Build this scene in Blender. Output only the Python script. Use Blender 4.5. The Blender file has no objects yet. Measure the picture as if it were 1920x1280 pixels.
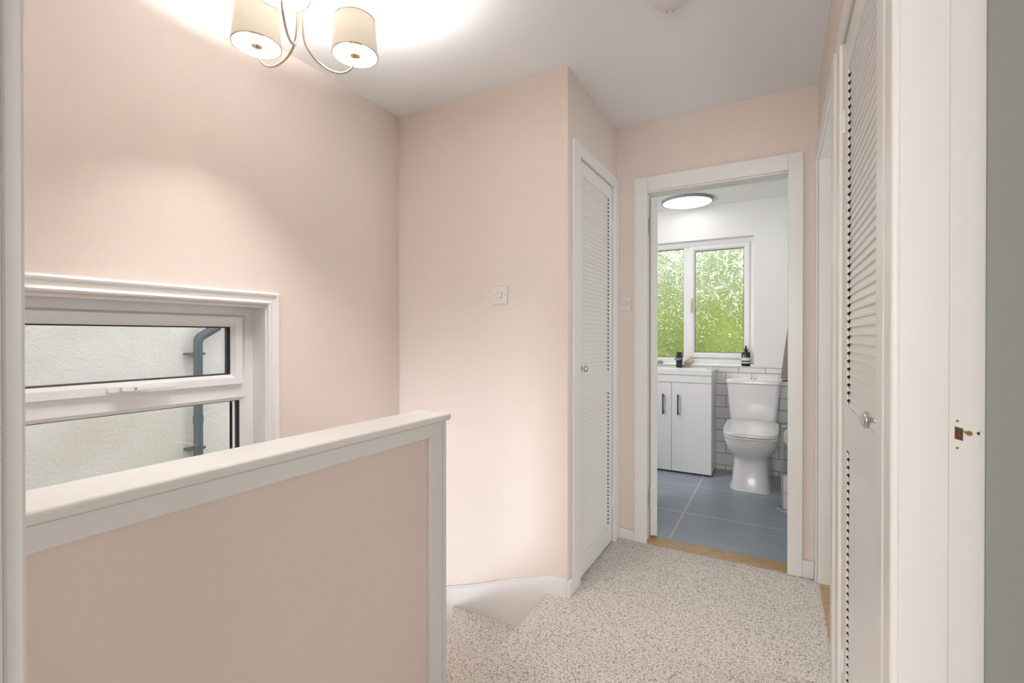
import bpy, bmesh, math, random
from mathutils import Vector, Matrix, noise
R = math.radians
random.seed(4)
S = bpy.context.scene
COL = S.collection

# ------------------------------------------------------------------ camera
cam_d = bpy.data.cameras.new('camera')
cam = bpy.data.objects.new('camera', cam_d)
COL.objects.link(cam)
cam.location = (0, 0, 1.15)
cam.rotation_euler = (R(90 - 0.264), 0, R(29.355))
cam_d.sensor_width = 36.0
cam_d.lens = 884.02 / 1920 * 36
cam_d.shift_x = -3.82 / 1920
cam_d.shift_y = -6.31 / 1920
cam_d.clip_start = 0.02
cam_d.dof.use_dof = True
cam_d.dof.focus_distance = 2.2
cam_d.dof.aperture_fstop = 10.0
S.camera = cam

# ------------------------------------------------------------------ view + world
S.view_settings.view_transform = 'Standard'
S.view_settings.look = 'None'
S.view_settings.gamma = 1
S.view_settings.use_curve_mapping = False
S.view_settings.exposure = 0.10
W = bpy.data.worlds.new('overcast_sky')
S.world = W
W.use_nodes = True
bg = W.node_tree.nodes['Background']
bg.inputs[0].default_value = (0.98, 0.985, 1.0, 1)
bg.inputs[1].default_value = 2.95


def area(name, loc, target, sx, sy, power, color=(1, 1, 1)):
    d = bpy.data.lights.new(name, 'AREA')
    d.shape = 'RECTANGLE'
    d.size = sx
    d.size_y = sy
    d.energy = power
    d.color = color
    o = bpy.data.objects.new(name, d)
    COL.objects.link(o)
    o.location = loc
    o.rotation_euler = (Vector(target) - Vector(loc)).to_track_quat('-Z', 'Y').to_euler()
    return o


# unseen area lamps, added as fill for the landing and bathroom
area('bedroom_fill', (-0.2, -2.9, 1.45), (-0.25, 2.6, 1.15), 1.8, 1.3, 72, (1.0, 0.975, 0.945))  # added fill from behind the camera, no window built
area('side_room_fill', (2.6, 0.35, 1.5), (0.2, 0.45, 1.2), 1.2, 1.2, 16, (1.0, 0.98, 0.95))  # added fill through the near right doorway
area('far_room_fill', (2.6, 2.25, 1.5), (0.2, 2.2, 1.1), 1.2, 1.2, 19, (0.95, 0.98, 1.0))  # added fill through the far right doorway
area('bathroom_fill', (-1.58, 3.1, 1.6), (0.0, 4.1, 1.2), 0.7, 1.1, 20, (1.0, 0.98, 0.96))  # added unseen lamp brightening the bathroom ceiling and walls
area('downstairs_fill', (-1.4, -1.5, -1.35), (-1.35, 1.9, 0.1), 0.75, 1.6, 100, (0.76, 0.89, 1.0))  # added low in the stairwell to brighten the far wall

# ------------------------------------------------------------------ main planes (metres; camera stands at x=0 y=0)
A, B, CX, D, EX, CE = -1.798, 1.926, -0.812, 2.645, 0.158, 2.336
G = 4.44            # far bathroom wall
FLOOR_BATH_TOP = 2.288


# ------------------------------------------------------------------ materials
def new_mat(name):
    m = bpy.data.materials.new(name)
    m.use_nodes = True
    nt = m.node_tree
    p = nt.nodes['Principled BSDF']
    return m, nt, p


def nd(nt, typ, **kw):
    n = nt.nodes.new(typ)
    for k, v in kw.items():
        setattr(n, k, v)
    return n


def coords(nt, scale=(1, 1, 1), loc=(0, 0, 0), rot=(0, 0, 0)):
    g = nd(nt, 'ShaderNodeNewGeometry')
    mp = nd(nt, 'ShaderNodeMapping')
    mp.inputs['Scale'].default_value = scale
    mp.inputs['Location'].default_value = loc
    mp.inputs['Rotation'].default_value = rot
    nt.links.new(g.outputs['Position'], mp.inputs['Vector'])
    return mp.outputs['Vector']


def paint(name, col, rough=0.5, bump=0.0, bscale=300, metal=0.0, spec=0.5, coat=0.0):
    m, nt, p = new_mat(name)
    p.inputs['Base Color'].default_value = (*col, 1)
    p.inputs['Roughness'].default_value = rough
    p.inputs['Metallic'].default_value = metal
    p.inputs['Specular IOR Level'].default_value = spec
    p.inputs['Coat Weight'].default_value = coat
    v = coords(nt)
    n = nd(nt, 'ShaderNodeTexNoise')
    n.inputs['Scale'].default_value = bscale
    n.inputs['Detail'].default_value = 3
    nt.links.new(v, n.inputs['Vector'])
    if bump:
        b = nd(nt, 'ShaderNodeBump')
        b.inputs['Strength'].default_value = 1
        b.inputs['Distance'].default_value = bump
        nt.links.new(n.outputs['Fac'], b.inputs['Height'])
        nt.links.new(b.outputs['Normal'], p.inputs['Normal'])
    return m


M = {}
M['pink'] = paint('blush_wall_paint', (0.865, 0.76, 0.69), 0.72, 0.0009, 160, spec=0.25)
M['ceil'] = paint('ceiling_paint', (0.93, 0.94, 0.955), 0.8, 0.0005, 120, spec=0.2)
M['white'] = paint('white_gloss_paint', (0.875, 0.86, 0.845), 0.33, 0.0004, 60)
M['whitecap'] = paint('white_gloss_cap_paint', (0.88, 0.855, 0.82), 0.3, 0.0003, 60)
M['upvc'] = paint('white_window_plastic', (0.88, 0.88, 0.885), 0.28)
M['plastic'] = paint('white_switch_plastic', (0.82, 0.78, 0.75), 0.3)
M['bathwall'] = paint('bathroom_paint', (0.88, 0.88, 0.87), 0.7, 0.0004, 150, spec=0.25)
M['ceramic'] = paint('white_ceramic', (0.86, 0.86, 0.865), 0.2, coat=0.5)
M['cab'] = paint('white_cabinet_gloss', (0.86, 0.86, 0.865), 0.22)
M['black'] = paint('matt_black_metal', (0.012, 0.012, 0.014), 0.4)
M['blackrubber'] = paint('black_seal', (0.01, 0.01, 0.01), 0.5)
M['cavity_shade'] = paint('near_black_cavity_shade', (0.035, 0.025, 0.018), 0.9)  # shade of closed cavities put into a near-black colour
M['chrome'] = paint('chrome', (0.62, 0.6, 0.57), 0.16, metal=1)
M['nickel'] = paint('brushed_nickel', (0.62, 0.53, 0.42), 0.24, metal=1)
M['cup'] = paint('cream_lamp_holder', (0.85, 0.78, 0.62), 0.4)
M['grey'] = paint('grey_side_room_paint', (0.36, 0.37, 0.355), 0.75, 0.0004, 100, spec=0.2)
M['pipe'] = paint('slate_blue_pipe_plastic', (0.05, 0.07, 0.09), 0.45, 0.002, 30)
M['towel'] = paint('beige_towel', (0.42, 0.36, 0.30), 0.95, 0.004, 500, spec=0.1)
M['paper'] = paint('white_tissue_paper', (0.85, 0.84, 0.83), 0.95, 0.0015, 120, spec=0.1)
M['trimgrey'] = paint('grey_tile_edge_trim', (0.32, 0.32, 0.33), 0.35, metal=0.5)
M['grout'] = paint('bare_plaster', (0.5, 0.48, 0.45), 0.9)
M['bottle'] = paint('dark_glass_bottle', (0.012, 0.017, 0.022), 0.15)
M['label'] = paint('pale_mint_label', (0.70, 0.82, 0.80), 0.5)
M['soap'] = paint('peach_soap', (0.80, 0.58, 0.42), 0.35)
M['brass'] = paint('worn_brass', (0.45, 0.30, 0.10), 0.35, metal=0.8)
M['roofdark'] = paint('dark_roofing', (0.06, 0.06, 0.065), 0.7)
M['bark'] = paint('tree_bark', (0.12, 0.09, 0.06), 0.9, 0.01, 20)

# textured neighbour render
m, nt, p = new_mat('roughcast_render')
v = coords(nt)
n1 = nd(nt, 'ShaderNodeTexNoise'); n1.inputs['Scale'].default_value = 42; n1.inputs['Detail'].default_value = 7; n1.inputs['Roughness'].default_value = 0.7
n2 = nd(nt, 'ShaderNodeTexNoise'); n2.inputs['Scale'].default_value = 1.3; n2.inputs['Detail'].default_value = 4
nt.links.new(v, n1.inputs['Vector']); nt.links.new(v, n2.inputs['Vector'])
cr = nd(nt, 'ShaderNodeValToRGB')
cr.color_ramp.elements[0].position = 0.35; cr.color_ramp.elements[0].color = (0.76, 0.735, 0.66, 1)
cr.color_ramp.elements[1].position = 0.60; cr.color_ramp.elements[1].color = (0.86, 0.85, 0.83, 1)
nt.links.new(n2.outputs['Fac'], cr.inputs['Fac'])
nt.links.new(cr.outputs['Color'], p.inputs['Base Color'])
bb = nd(nt, 'ShaderNodeBump'); bb.inputs['Distance'].default_value = 0.035; bb.inputs['Strength'].default_value = 1
nt.links.new(n1.outputs['Fac'], bb.inputs['Height']); nt.links.new(bb.outputs['Normal'], p.inputs['Normal'])
p.inputs['Roughness'].default_value = 0.95
M['render'] = m


def carpet_mat():
    m, nt, p = new_mat('beige_loop_carpet')
    v = coords(nt)
    vo = nd(nt, 'ShaderNodeTexVoronoi'); vo.inputs['Scale'].default_value = 175; vo.inputs['Randomness'].default_value = 0.75
    nt.links.new(v, vo.inputs['Vector'])
    no = nd(nt, 'ShaderNodeTexNoise'); no.inputs['Scale'].default_value = 160; no.inputs['Detail'].default_value = 4
    nt.links.new(v, no.inputs['Vector'])
    big = nd(nt, 'ShaderNodeTexNoise'); big.inputs['Scale'].default_value = 5; big.inputs['Detail'].default_value = 3
    nt.links.new(v, big.inputs['Vector'])
    cr = nd(nt, 'ShaderNodeValToRGB')
    cr.color_ramp.elements[0].position = 0.45; cr.color_ramp.elements[0].color = (0.93, 0.87, 0.81, 1)
    cr.color_ramp.elements[1].position = 0.80; cr.color_ramp.elements[1].color = (0.45, 0.39, 0.34, 1)
    nt.links.new(vo.outputs['Distance'], cr.inputs['Fac'])
    mx = nd(nt, 'ShaderNodeMix'); mx.data_type = 'RGBA'; mx.blend_type = 'MULTIPLY'
    cr2 = nd(nt, 'ShaderNodeValToRGB')
    cr2.color_ramp.elements[0].position = 0.38; cr2.color_ramp.elements[0].color = (0.93, 0.91, 0.89, 1)
    cr2.color_ramp.elements[1].position = 0.55; cr2.color_ramp.elements[1].color = (1, 1, 1, 1)
    nt.links.new(no.outputs['Fac'], cr2.inputs['Fac'])
    mx.inputs['Factor'].default_value = 1.0
    nt.links.new(cr.outputs['Color'], mx.inputs['A']); nt.links.new(cr2.outputs['Color'], mx.inputs['B'])
    nt.links.new(mx.outputs['Result'], p.inputs['Base Color'])
    b = nd(nt, 'ShaderNodeBump'); b.inputs['Distance'].default_value = 0.006; b.inputs['Strength'].default_value = 0.8; b.invert = True
    nt.links.new(vo.outputs['Distance'], b.inputs['Height'])
    nt.links.new(b.outputs['Normal'], p.inputs['Normal'])
    p.inputs['Roughness'].default_value = 0.97
    p.inputs['Specular IOR Level'].default_value = 0.1
    return m


M['carpet'] = carpet_mat()


def wood_mat():
    m, nt, p = new_mat('oak')
    v = coords(nt, scale=(3, 3, 3))
    w = nd(nt, 'ShaderNodeTexNoise'); w.inputs['Scale'].default_value = 3; w.inputs['Detail'].default_value = 6
    mp = nd(nt, 'ShaderNodeMapping'); mp.inputs['Scale'].default_value = (2, 22, 10)
    nt.links.new(v, mp.inputs['Vector']); nt.links.new(mp.outputs['Vector'], w.inputs['Vector'])
    cr = nd(nt, 'ShaderNodeValToRGB')
    cr.color_ramp.elements[0].position = 0.3; cr.color_ramp.elements[0].color = (0.36, 0.21, 0.085, 1)
    cr.color_ramp.elements[1].position = 0.65; cr.color_ramp.elements[1].color = (0.60, 0.42, 0.22, 1)
    nt.links.new(w.outputs['Fac'], cr.inputs['Fac']); nt.links.new(cr.outputs['Color'], p.inputs['Base Color'])
    p.inputs['Roughness'].default_value = 0.45
    return m


M['oak'] = wood_mat()


def floor_tile_mat():
    m, nt, p = new_mat('slate_grey_floor_tile')
    v = coords(nt, loc=(0.54, -3.215, 0))
    br = nd(nt, 'ShaderNodeTexBrick'); br.offset = 0; br.squash = 1
    br.inputs['Scale'].default_value = 1
    br.inputs['Brick Width'].default_value = 0.6
    br.inputs['Row Height'].default_value = 0.6
    br.inputs['Mortar Size'].default_value = 0.005
    br.inputs['Mortar Smooth'].default_value = 0.1
    br.inputs['Mortar'].default_value = (0.62, 0.63, 0.64, 1)
    nt.links.new(v, br.inputs['Vector'])
    no = nd(nt, 'ShaderNodeTexNoise'); no.inputs['Scale'].default_value = 1; no.inputs['Detail'].default_value = 7
    v2 = coords(nt, scale=(2.2, 30, 1))
    nt.links.new(v2, no.inputs['Vector'])
    cr = nd(nt, 'ShaderNodeValToRGB')
    cr.color_ramp.elements[0].position = 0.3; cr.color_ramp.elements[0].color = (0.31, 0.36, 0.43, 1)
    cr.color_ramp.elements[1].position = 0.72; cr.color_ramp.elements[1].color = (0.38, 0.43, 0.50, 1)
    nt.links.new(no.outputs['Fac'], cr.inputs['Fac'])
    nt.links.new(cr.outputs['Color'], br.inputs['Color1']); nt.links.new(cr.outputs['Color'], br.inputs['Color2'])
    nt.links.new(br.outputs['Color'], p.inputs['Base Color'])
    p.inputs['Roughness'].default_value = 0.34
    return m


M['ftile'] = floor_tile_mat()


def wall_tile_mat():
    m, nt, p = new_mat('white_metro_tile')
    g = nd(nt, 'ShaderNodeNewGeometry')
    sp = nd(nt, 'ShaderNodeSeparateXYZ'); cb = nd(nt, 'ShaderNodeCombineXYZ')
    nt.links.new(g.outputs['Position'], sp.inputs['Vector'])
    ad = nd(nt, 'ShaderNodeMath'); ad.operation = 'ADD'
    nt.links.new(sp.outputs['X'], ad.inputs[0]); nt.links.new(sp.outputs['Y'], ad.inputs[1])
    nt.links.new(ad.outputs[0], cb.inputs['X']); nt.links.new(sp.outputs['Z'], cb.inputs['Y'])
    mp = nd(nt, 'ShaderNodeMapping'); mp.inputs['Location'].default_value = (0.409 - 4.44 + 0.0, -0.838 + 2.0, 0)
    nt.links.new(cb.outputs['Vector'], mp.inputs['Vector'])
    br = nd(nt, 'ShaderNodeTexBrick'); br.offset = 0.5; br.squash = 1
    br.inputs['Scale'].default_value = 1
    br.inputs['Brick Width'].default_value = 0.2
    br.inputs['Row Height'].default_value = 0.1
    br.inputs['Mortar Size'].default_value = 0.0022
    br.inputs['Mortar Smooth'].default_value = 0.1
    br.inputs['Color1'].default_value = (0.80, 0.80, 0.80, 1); br.inputs['Color2'].default_value = (0.80, 0.80, 0.80, 1)
    br.inputs['Mortar'].default_value = (0.16, 0.155, 0.15, 1)
    nt.links.new(mp.outputs['Vector'], br.inputs['Vector'])
    nt.links.new(br.outputs['Color'], p.inputs['Base Color'])
    b = nd(nt, 'ShaderNodeBump'); b.inputs['Distance'].default_value = 0.002; b.invert = True
    nt.links.new(br.outputs['Fac'], b.inputs['Height']); nt.links.new(b.outputs['Normal'], p.inputs['Normal'])
    p.inputs['Roughness'].default_value = 0.15
    return m


M['wtile'] = wall_tile_mat()


def thin_glass(name, gloss=0.06):
    m, nt, p = new_mat(name)
    nt.nodes.remove(p)
    out = nt.nodes['Material Output']
    t = nd(nt, 'ShaderNodeBsdfTransparent'); t.inputs['Color'].default_value = (0.98, 0.98, 0.98, 1)
    gl = nd(nt, 'ShaderNodeBsdfGlossy'); gl.inputs['Roughness'].default_value = 0.01
    fr = nd(nt, 'ShaderNodeFresnel'); fr.inputs['IOR'].default_value = 1.35
    mx = nd(nt, 'ShaderNodeMixShader')
    nt.links.new(fr.outputs[0], mx.inputs[0]); nt.links.new(t.outputs[0], mx.inputs[1]); nt.links.new(gl.outputs[0], mx.inputs[2])
    nt.links.new(mx.outputs[0], out.inputs['Surface'])
    return m


M['glass'] = thin_glass('window_glass')


def swirl_glass():
    m, nt, p = new_mat('obscure_swirl_glass')
    p.inputs['Base Color'].default_value = (0.97, 0.99, 0.97, 1)
    p.inputs['Transmission Weight'].default_value = 1
    p.inputs['IOR'].default_value = 1.45
    p.inputs['Roughness'].default_value = 0.17
    v = coords(nt)
    dn = nd(nt, 'ShaderNodeTexNoise'); dn.inputs['Scale'].default_value = 9; dn.inputs['Detail'].default_value = 2
    nt.links.new(v, dn.inputs['Vector'])
    vm = nd(nt, 'ShaderNodeVectorMath'); vm.operation = 'MULTIPLY_ADD'
    vm.inputs[1].default_value = (0.28, 0.28, 0.28)
    nt.links.new(dn.outputs['Color'], vm.inputs[0]); nt.links.new(v, vm.inputs[2])
    mp = nd(nt, 'ShaderNodeMapping'); mp.inputs['Scale'].default_value = (1.0, 1.0, 0.42)
    nt.links.new(vm.outputs[0], mp.inputs['Vector'])
    w = nd(nt, 'ShaderNodeTexNoise'); w.inputs['Scale'].default_value = 11; w.inputs['Detail'].default_value = 2.5
    w.inputs['Distortion'].default_value = 2.6
    nt.links.new(mp.outputs['Vector'], w.inputs['Vector'])
    b = nd(nt, 'ShaderNodeBump'); b.inputs['Distance'].default_value = 0.009; b.inputs['Strength'].default_value = 1
    nt.links.new(w.outputs['Fac'], b.inputs['Height']); nt.links.new(b.outputs['Normal'], p.inputs['Normal'])
    return m


M['swirl'] = swirl_glass()


def foliage_mat(name, c1, c2, sc):
    m, nt, p = new_mat(name)
    v = coords(nt)
    n = nd(nt, 'ShaderNodeTexNoise'); n.inputs['Scale'].default_value = sc; n.inputs['Detail'].default_value = 6
    nt.links.new(v, n.inputs['Vector'])
    cr = nd(nt, 'ShaderNodeValToRGB')
    cr.color_ramp.elements[0].position = 0.35; cr.color_ramp.elements[0].color = (*c1, 1)
    cr.color_ramp.elements[1].position = 0.62; cr.color_ramp.elements[1].color = (*c2, 1)
    nt.links.new(n.outputs['Fac'], cr.inputs['Fac']); nt.links.new(cr.outputs['Color'], p.inputs['Base Color'])
    p.inputs['Roughness'].default_value = 0.8
    p.inputs['Specular IOR Level'].default_value = 0.2
    return m


M['leaf'] = foliage_mat('hedge_leaves', (0.075, 0.105, 0.010), (0.21, 0.27, 0.03), 3.0)
M['leaf2'] = foliage_mat('tree_leaves', (0.11, 0.155, 0.055), (0.29, 0.36, 0.17), 4.0)
M['grass'] = foliage_mat('lawn_grass', (0.10, 0.16, 0.025), (0.16, 0.23, 0.045), 2.0)


def emis(name, col, st):
    m, nt, p = new_mat(name)
    p.inputs['Base Color'].default_value = (0.9, 0.9, 0.9, 1)
    p.inputs['Emission Color'].default_value = (*col, 1)
    p.inputs['Emission Strength'].default_value = st
    return m


M['bulb'] = emis('lit_bulb_glass', (1.0, 0.965, 0.94), 1120)
M['disc'] = emis('lit_diffuser', (1.0, 0.98, 0.96), 2.6)

m, nt, p = new_mat('cream_shade_fabric')
nt.nodes.remove(p)
out = nt.nodes['Material Output']
df = nd(nt, 'ShaderNodeBsdfDiffuse'); df.inputs['Color'].default_value = (0.80, 0.76, 0.66, 1)
tl = nd(nt, 'ShaderNodeBsdfTranslucent'); tl.inputs['Color'].default_value = (0.88, 0.83, 0.75, 1)
mx = nd(nt, 'ShaderNodeMixShader'); mx.inputs[0].default_value = 0.15
v = coords(nt)
ws = nd(nt, 'ShaderNodeTexNoise'); ws.inputs['Scale'].default_value = 420
bp = nd(nt, 'ShaderNodeBump'); bp.inputs['Distance'].default_value = 0.001
nt.links.new(v, ws.inputs['Vector']); nt.links.new(ws.outputs['Fac'], bp.inputs['Height']); nt.links.new(bp.outputs['Normal'], df.inputs['Normal'])
nt.links.new(df.outputs[0], mx.inputs[1]); nt.links.new(tl.outputs[0], mx.inputs[2]); nt.links.new(mx.outputs[0], out.inputs['Surface'])
M['shade'] = m


# ------------------------------------------------------------------ mesh helpers
class MB:
    def __init__(s):
        s.bm = bmesh.new()
        s.f = lambda p: p

    def vs(s, pts):
        return [s.bm.verts.new(s.f(p)) for p in pts]

    def box(s, x0, x1, y0, y1, z0, z1):
        v = s.vs([(x, y, z) for z in (z0, z1) for y in (y0, y1) for x in (x0, x1)])
        for q in ((0, 1, 3, 2), (4, 6, 7, 5), (0, 4, 5, 1), (2, 3, 7, 6), (0, 2, 6, 4), (1, 5, 7, 3)):
            s.bm.faces.new([v[i] for i in q])
        return s

    def prism(s, poly, a0, a1, axis='z'):
        def mk(p, a):
            return {'z': (p[0], p[1], a), 'y': (p[0], a, p[1]), 'x': (a, p[0], p[1])}[axis]
        lo = s.vs([mk(p, a0) for p in poly]); hi = s.vs([mk(p, a1) for p in poly])
        s.bm.faces.new(lo[::-1]); s.bm.faces.new(hi)
        n = len(poly)
        for i in range(n):
            s.bm.faces.new((lo[i], lo[(i + 1) % n], hi[(i + 1) % n], hi[i]))
        return s

    def loft(s, rings, cap0=True, cap1=True):
        vr = [s.vs(r) for r in rings]
        n = len(rings[0])
        for a, b in zip(vr, vr[1:]):
            for i in range(n):
                s.bm.faces.new((a[i], a[(i + 1) % n], b[(i + 1) % n], b[i]))
        if cap0: s.bm.faces.new(vr[0][::-1])
        if cap1: s.bm.faces.new(vr[-1])
        return s

    def lathe(s, prof, c, n=32, axis='z', cap0=True, cap1=True):
        rings = []
        for r, h in prof:
            ring = []
            for i in range(n):
                a = 2 * math.pi * i / n
                u, w = r * math.cos(a), r * math.sin(a)
                p = {'z': (u, w, h), 'y': (u, h, w), 'x': (h, u, w)}[axis]
                ring.append((c[0] + p[0], c[1] + p[1], c[2] + p[2]))
            rings.append(ring)
        return s.loft(rings, cap0, cap1)

    def tube(s, pts, r, n=12):
        pts = [Vector(p) for p in pts]
        rings = []
        up = None
        for i, p in enumerate(pts):
            t = (pts[min(i + 1, len(pts) - 1)] - pts[max(i - 1, 0)]).normalized()
            if up is None:
                up = Vector((0, 0, 1)) if abs(t.z) < 0.9 else Vector((1, 0, 0))
            a = t.cross(up).normalized(); up = a.cross(t).normalized()
            rings.append([tuple(p + r * (math.cos(2 * math.pi * k / n) * a + math.sin(2 * math.pi * k / n) * up)) for k in range(n)])
        return s.loft(rings)

    def build(s, name, m, parent=None, bevel=0.0, seg=2, smooth=False, label=None):
        bmesh.ops.recalc_face_normals(s.bm, faces=s.bm.faces)
        me = bpy.data.meshes.new(name)
        s.bm.to_mesh(me); s.bm.free()
        me.materials.append(M[m] if isinstance(m, str) else m)
        o = bpy.data.objects.new(name, me)
        COL.objects.link(o)
        if parent is not None:
            o.parent = parent
            w = Vector((0, 0, 0)); q = parent
            while q is not None:
                w += Vector(q.location); q = q.parent
            o.location = -w
        if bevel:
            b = o.modifiers.new('bevel', 'BEVEL'); b.width = bevel; b.segments = seg; b.limit_method = 'ANGLE'; b.angle_limit = R(35)
        if smooth:
            for f in me.polygons: f.use_smooth = True
            if bevel == 0:
                me.set_sharp_from_angle(angle=R(45))
        if label: o['label'] = label
        return o


def box(*a):
    return MB().box(*a)


def thing(name, label, cat, loc=(0, 0, 0), group=None):
    o = bpy.data.objects.new(name, None)
    COL.objects.link(o)
    o.empty_display_size = 0.05
    o.location = loc
    o['label'] = label; o['category'] = cat
    if group: o['group'] = group
    return o


def tag(o, label, cat, group=None):
    o['label'] = label; o['category'] = cat
    if group: o['group'] = group
    return o


def struct(o, label=None, cat=None):
    o['kind'] = 'structure'
    if label: o['label'] = label
    if cat: o['category'] = cat
    return o


def sempty(name, loc, label=None, cat=None):
    o = bpy.data.objects.new(name, None)
    COL.objects.link(o); o.location = loc; o.empty_display_size = 0.05
    return struct(o, label, cat)


def catmull(pts, k=8):
    out = []
    P = [Vector(pts[0])] + [Vector(p) for p in pts] + [Vector(pts[-1])]
    for i in range(1, len(P) - 2):
        for j in range(k):
            t = j / k
            a, b, c, d = P[i - 1], P[i], P[i + 1], P[i + 2]
            out.append(0.5 * ((2 * b) + (c - a) * t + (2 * a - 5 * b + 4 * c - d) * t * t + (3 * b - a - 3 * c + d) * t ** 3))
    out.append(P[-2])
    return out


# ================================================================== SETTING: shell
T = 0.26
# left outer wall with window opening
WY0, WY1, WZ0, WZ1 = 0.27, 1.165, 0.50, 1.268
w = MB()
w.box(A - T, A, -0.10 - 1.6, WY0, -2.8, CE + 0.3)
w.box(A - T, A, WY1, B + 0.1, -2.8, CE + 0.3)
w.box(A - T, A, WY0, WY1, -2.8, WZ0)
w.box(A - T, A, WY0, WY1, WZ1, CE + 0.3)
struct(w.build('wall_left', 'pink'), 'blush painted outer wall beside the stairs holding the small window', 'wall')
# far wall of the stairwell (with light switch)
struct(MB().box(A - T, CX, B, B + 0.10, -2.8, CE + 0.02).build('wall_far', 'pink'), 'pale blush wall facing the camera above the stairs', 'wall')
# left cupboard wall with door opening y 2.053..2.557 z..1.975
LC0, LC1, LCH = 2.050, 2.560, 1.978
w = MB()
w.box(CX - 0.07, CX, B + 0.10, LC0, 0, CE)
w.box(CX - 0.07, CX, LC1, D, 0, CE)
w.box(CX - 0.07, CX, LC0, LC1, LCH, CE)
struct(w.build('wall_cupboard', 'pink'), 'narrow blush wall around the left louvred cupboard door', 'wall')
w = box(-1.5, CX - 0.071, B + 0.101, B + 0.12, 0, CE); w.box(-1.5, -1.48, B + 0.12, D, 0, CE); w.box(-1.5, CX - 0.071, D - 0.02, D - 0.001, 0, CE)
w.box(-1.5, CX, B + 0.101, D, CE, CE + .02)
struct(w.build('wall_cupboard_inside', 'cavity_shade'), 'dark inside of the left cupboard', 'wall')
# bathroom wall with doorway
DX0, DX1, DH = -0.656, 0.048, 1.955
DT = 0.10
w = MB()
w.box(-1.62, DX0, D, D + DT, 0, CE)
w.box(DX1, 1.2, D, D + DT, 0, CE)
w.box(DX0, DX1, D, D + DT, DH, CE)
struct(w.build('wall_bathroom_doorway', 'pink'), 'blush wall around the open bathroom doorway', 'wall')
# right wall: x = EX, openings: door3 (y .12-.894), cupboard (1.038..1.615), door2 (1.85..2.60)
RT = 0.09
w = MB()
w.box(EX, EX + RT, 0.0, 0.12, 0, CE)
w.box(EX, EX + RT, 0.905, 1.032, 0, CE)
w.box(EX, EX + RT, 1.620, 1.85, 0, CE)
w.box(EX, EX + RT, 2.605, D, 0, CE)
w.box(EX, EX + RT, 0.12, 0.905, 1.98, CE)
w.box(EX, EX + RT, 1.032, 1.620, 1.973, CE)
w.box(EX, EX + RT, 1.85, 2.605, 1.972, CE)
struct(w.build('wall_right', 'pink'), 'blush right hand wall with two doorways and the right cupboard', 'wall')
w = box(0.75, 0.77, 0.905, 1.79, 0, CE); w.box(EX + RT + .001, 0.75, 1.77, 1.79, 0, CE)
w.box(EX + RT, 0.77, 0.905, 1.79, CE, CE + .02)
struct(w.build('wall_right_cupboard_inside', 'cavity_shade'), 'dark inside of the right cupboard', 'wall')
# ceiling
struct(box(A - T, 3.0, -3.2, D + 0.1, CE, CE + 0.05).build('ceiling', 'ceil'), 'white landing ceiling', 'ceiling')
# end wall (camera stands in its doorway)
w = MB()
w.box(A, -0.63, 0.04, 0.140, -0.25, CE)
w.box(-0.63, EX, 0.04, 0.140, 2.0, CE)
struct(w.build('wall_near', 'pink'), 'wall beside the camera that holds the near doorway', 'wall')
w = box(-0.63, -0.60, 0.04, 0.142, 0, 2.0)
w.box(-0.672, -0.604, 0.142, 0.158, 0, 2.06)
struct(w.build('trim_near_doorway', 'white', bevel=0.003), 'white gloss door frame at the left edge of the view', 'door frame')

# landing floor + stairs carpet
NX = -0.895          # top nosing line


def carpet_slab(pts_front, name):
    pass


w = MB()
# landing slab with rounded nosing along x = NX
prof = [(0.167, 0.0), (NX + 0.004, 0.0)]
for k in range(0, 7):
    a = math.pi / 2 + math.pi * k / 6
    prof.append((NX + 0.004 + 0.019 * math.cos(a), -0.019 + 0.019 * math.sin(a)))
prof += [(NX + 0.01, -0.038), (NX + 0.01, -0.20), (0.167, -0.20)]
w.prism(prof, 0.04, D + 0.008, 'y')
fl = struct(w.build('floor', 'carpet', smooth=True), 'beige loop pile carpet on the landing', 'carpet')

st = sempty('floor_stairs', (-1.3, 1.3, -2.7), 'beige carpeted winding stairs going down past the half wall', 'stairs')


def winder(poly, z, nose_i):
    """tread polygon (plan) extruded down with soft edge"""
    m_ = MB(); m_.prism(poly, z - 0.20, z, 'z')
    return m_.build('stair_step', 'carpet', st, bevel=0.018, seg=4, smooth=False)


SB = 1.911
winder([(NX + 0.01, 1.10), (NX + 0.01, SB + .014), (-1.440, SB + .014), (-0.96, 1.14)], -0.2, 0)
winder([(-0.955, 1.12), (-1.41, SB + .014), (A + .001, SB + .014), (A + .001, 1.60)], -0.4, 0)
winder([(-0.95, 1.12), (A + .001, 1.64), (A + .001, 1.14), (-0.98, 1.05)], -0.6, 0)
yy = 1.16
for k in range(10):
    winder([(-1.006, yy - 0.26), (-1.006, yy), (A + .001, yy), (A + .001, yy - 0.26)], -0.8 - 0.2 * k, 0)
    yy -= 0.225
struct(box(A - T, 0.5, -1.7, D, -2.9, -2.8).build('floor_downstairs', 'carpet'), 'downstairs floor hidden below the stairs', 'floor')
w = box(-1.0, -0.9, -1.6, 1.085, -2.8, 0.0 - 0.2); w.box(A, -0.9, -1.7, -1.6, -2.8, -0.25)
w.box(-0.9, -0.88, 1.085, B, -2.8, -0.2)
struct(w.build('wall_stairwell', 'pink'), 'wall below the landing edge inside the stairwell', 'wall')

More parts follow.
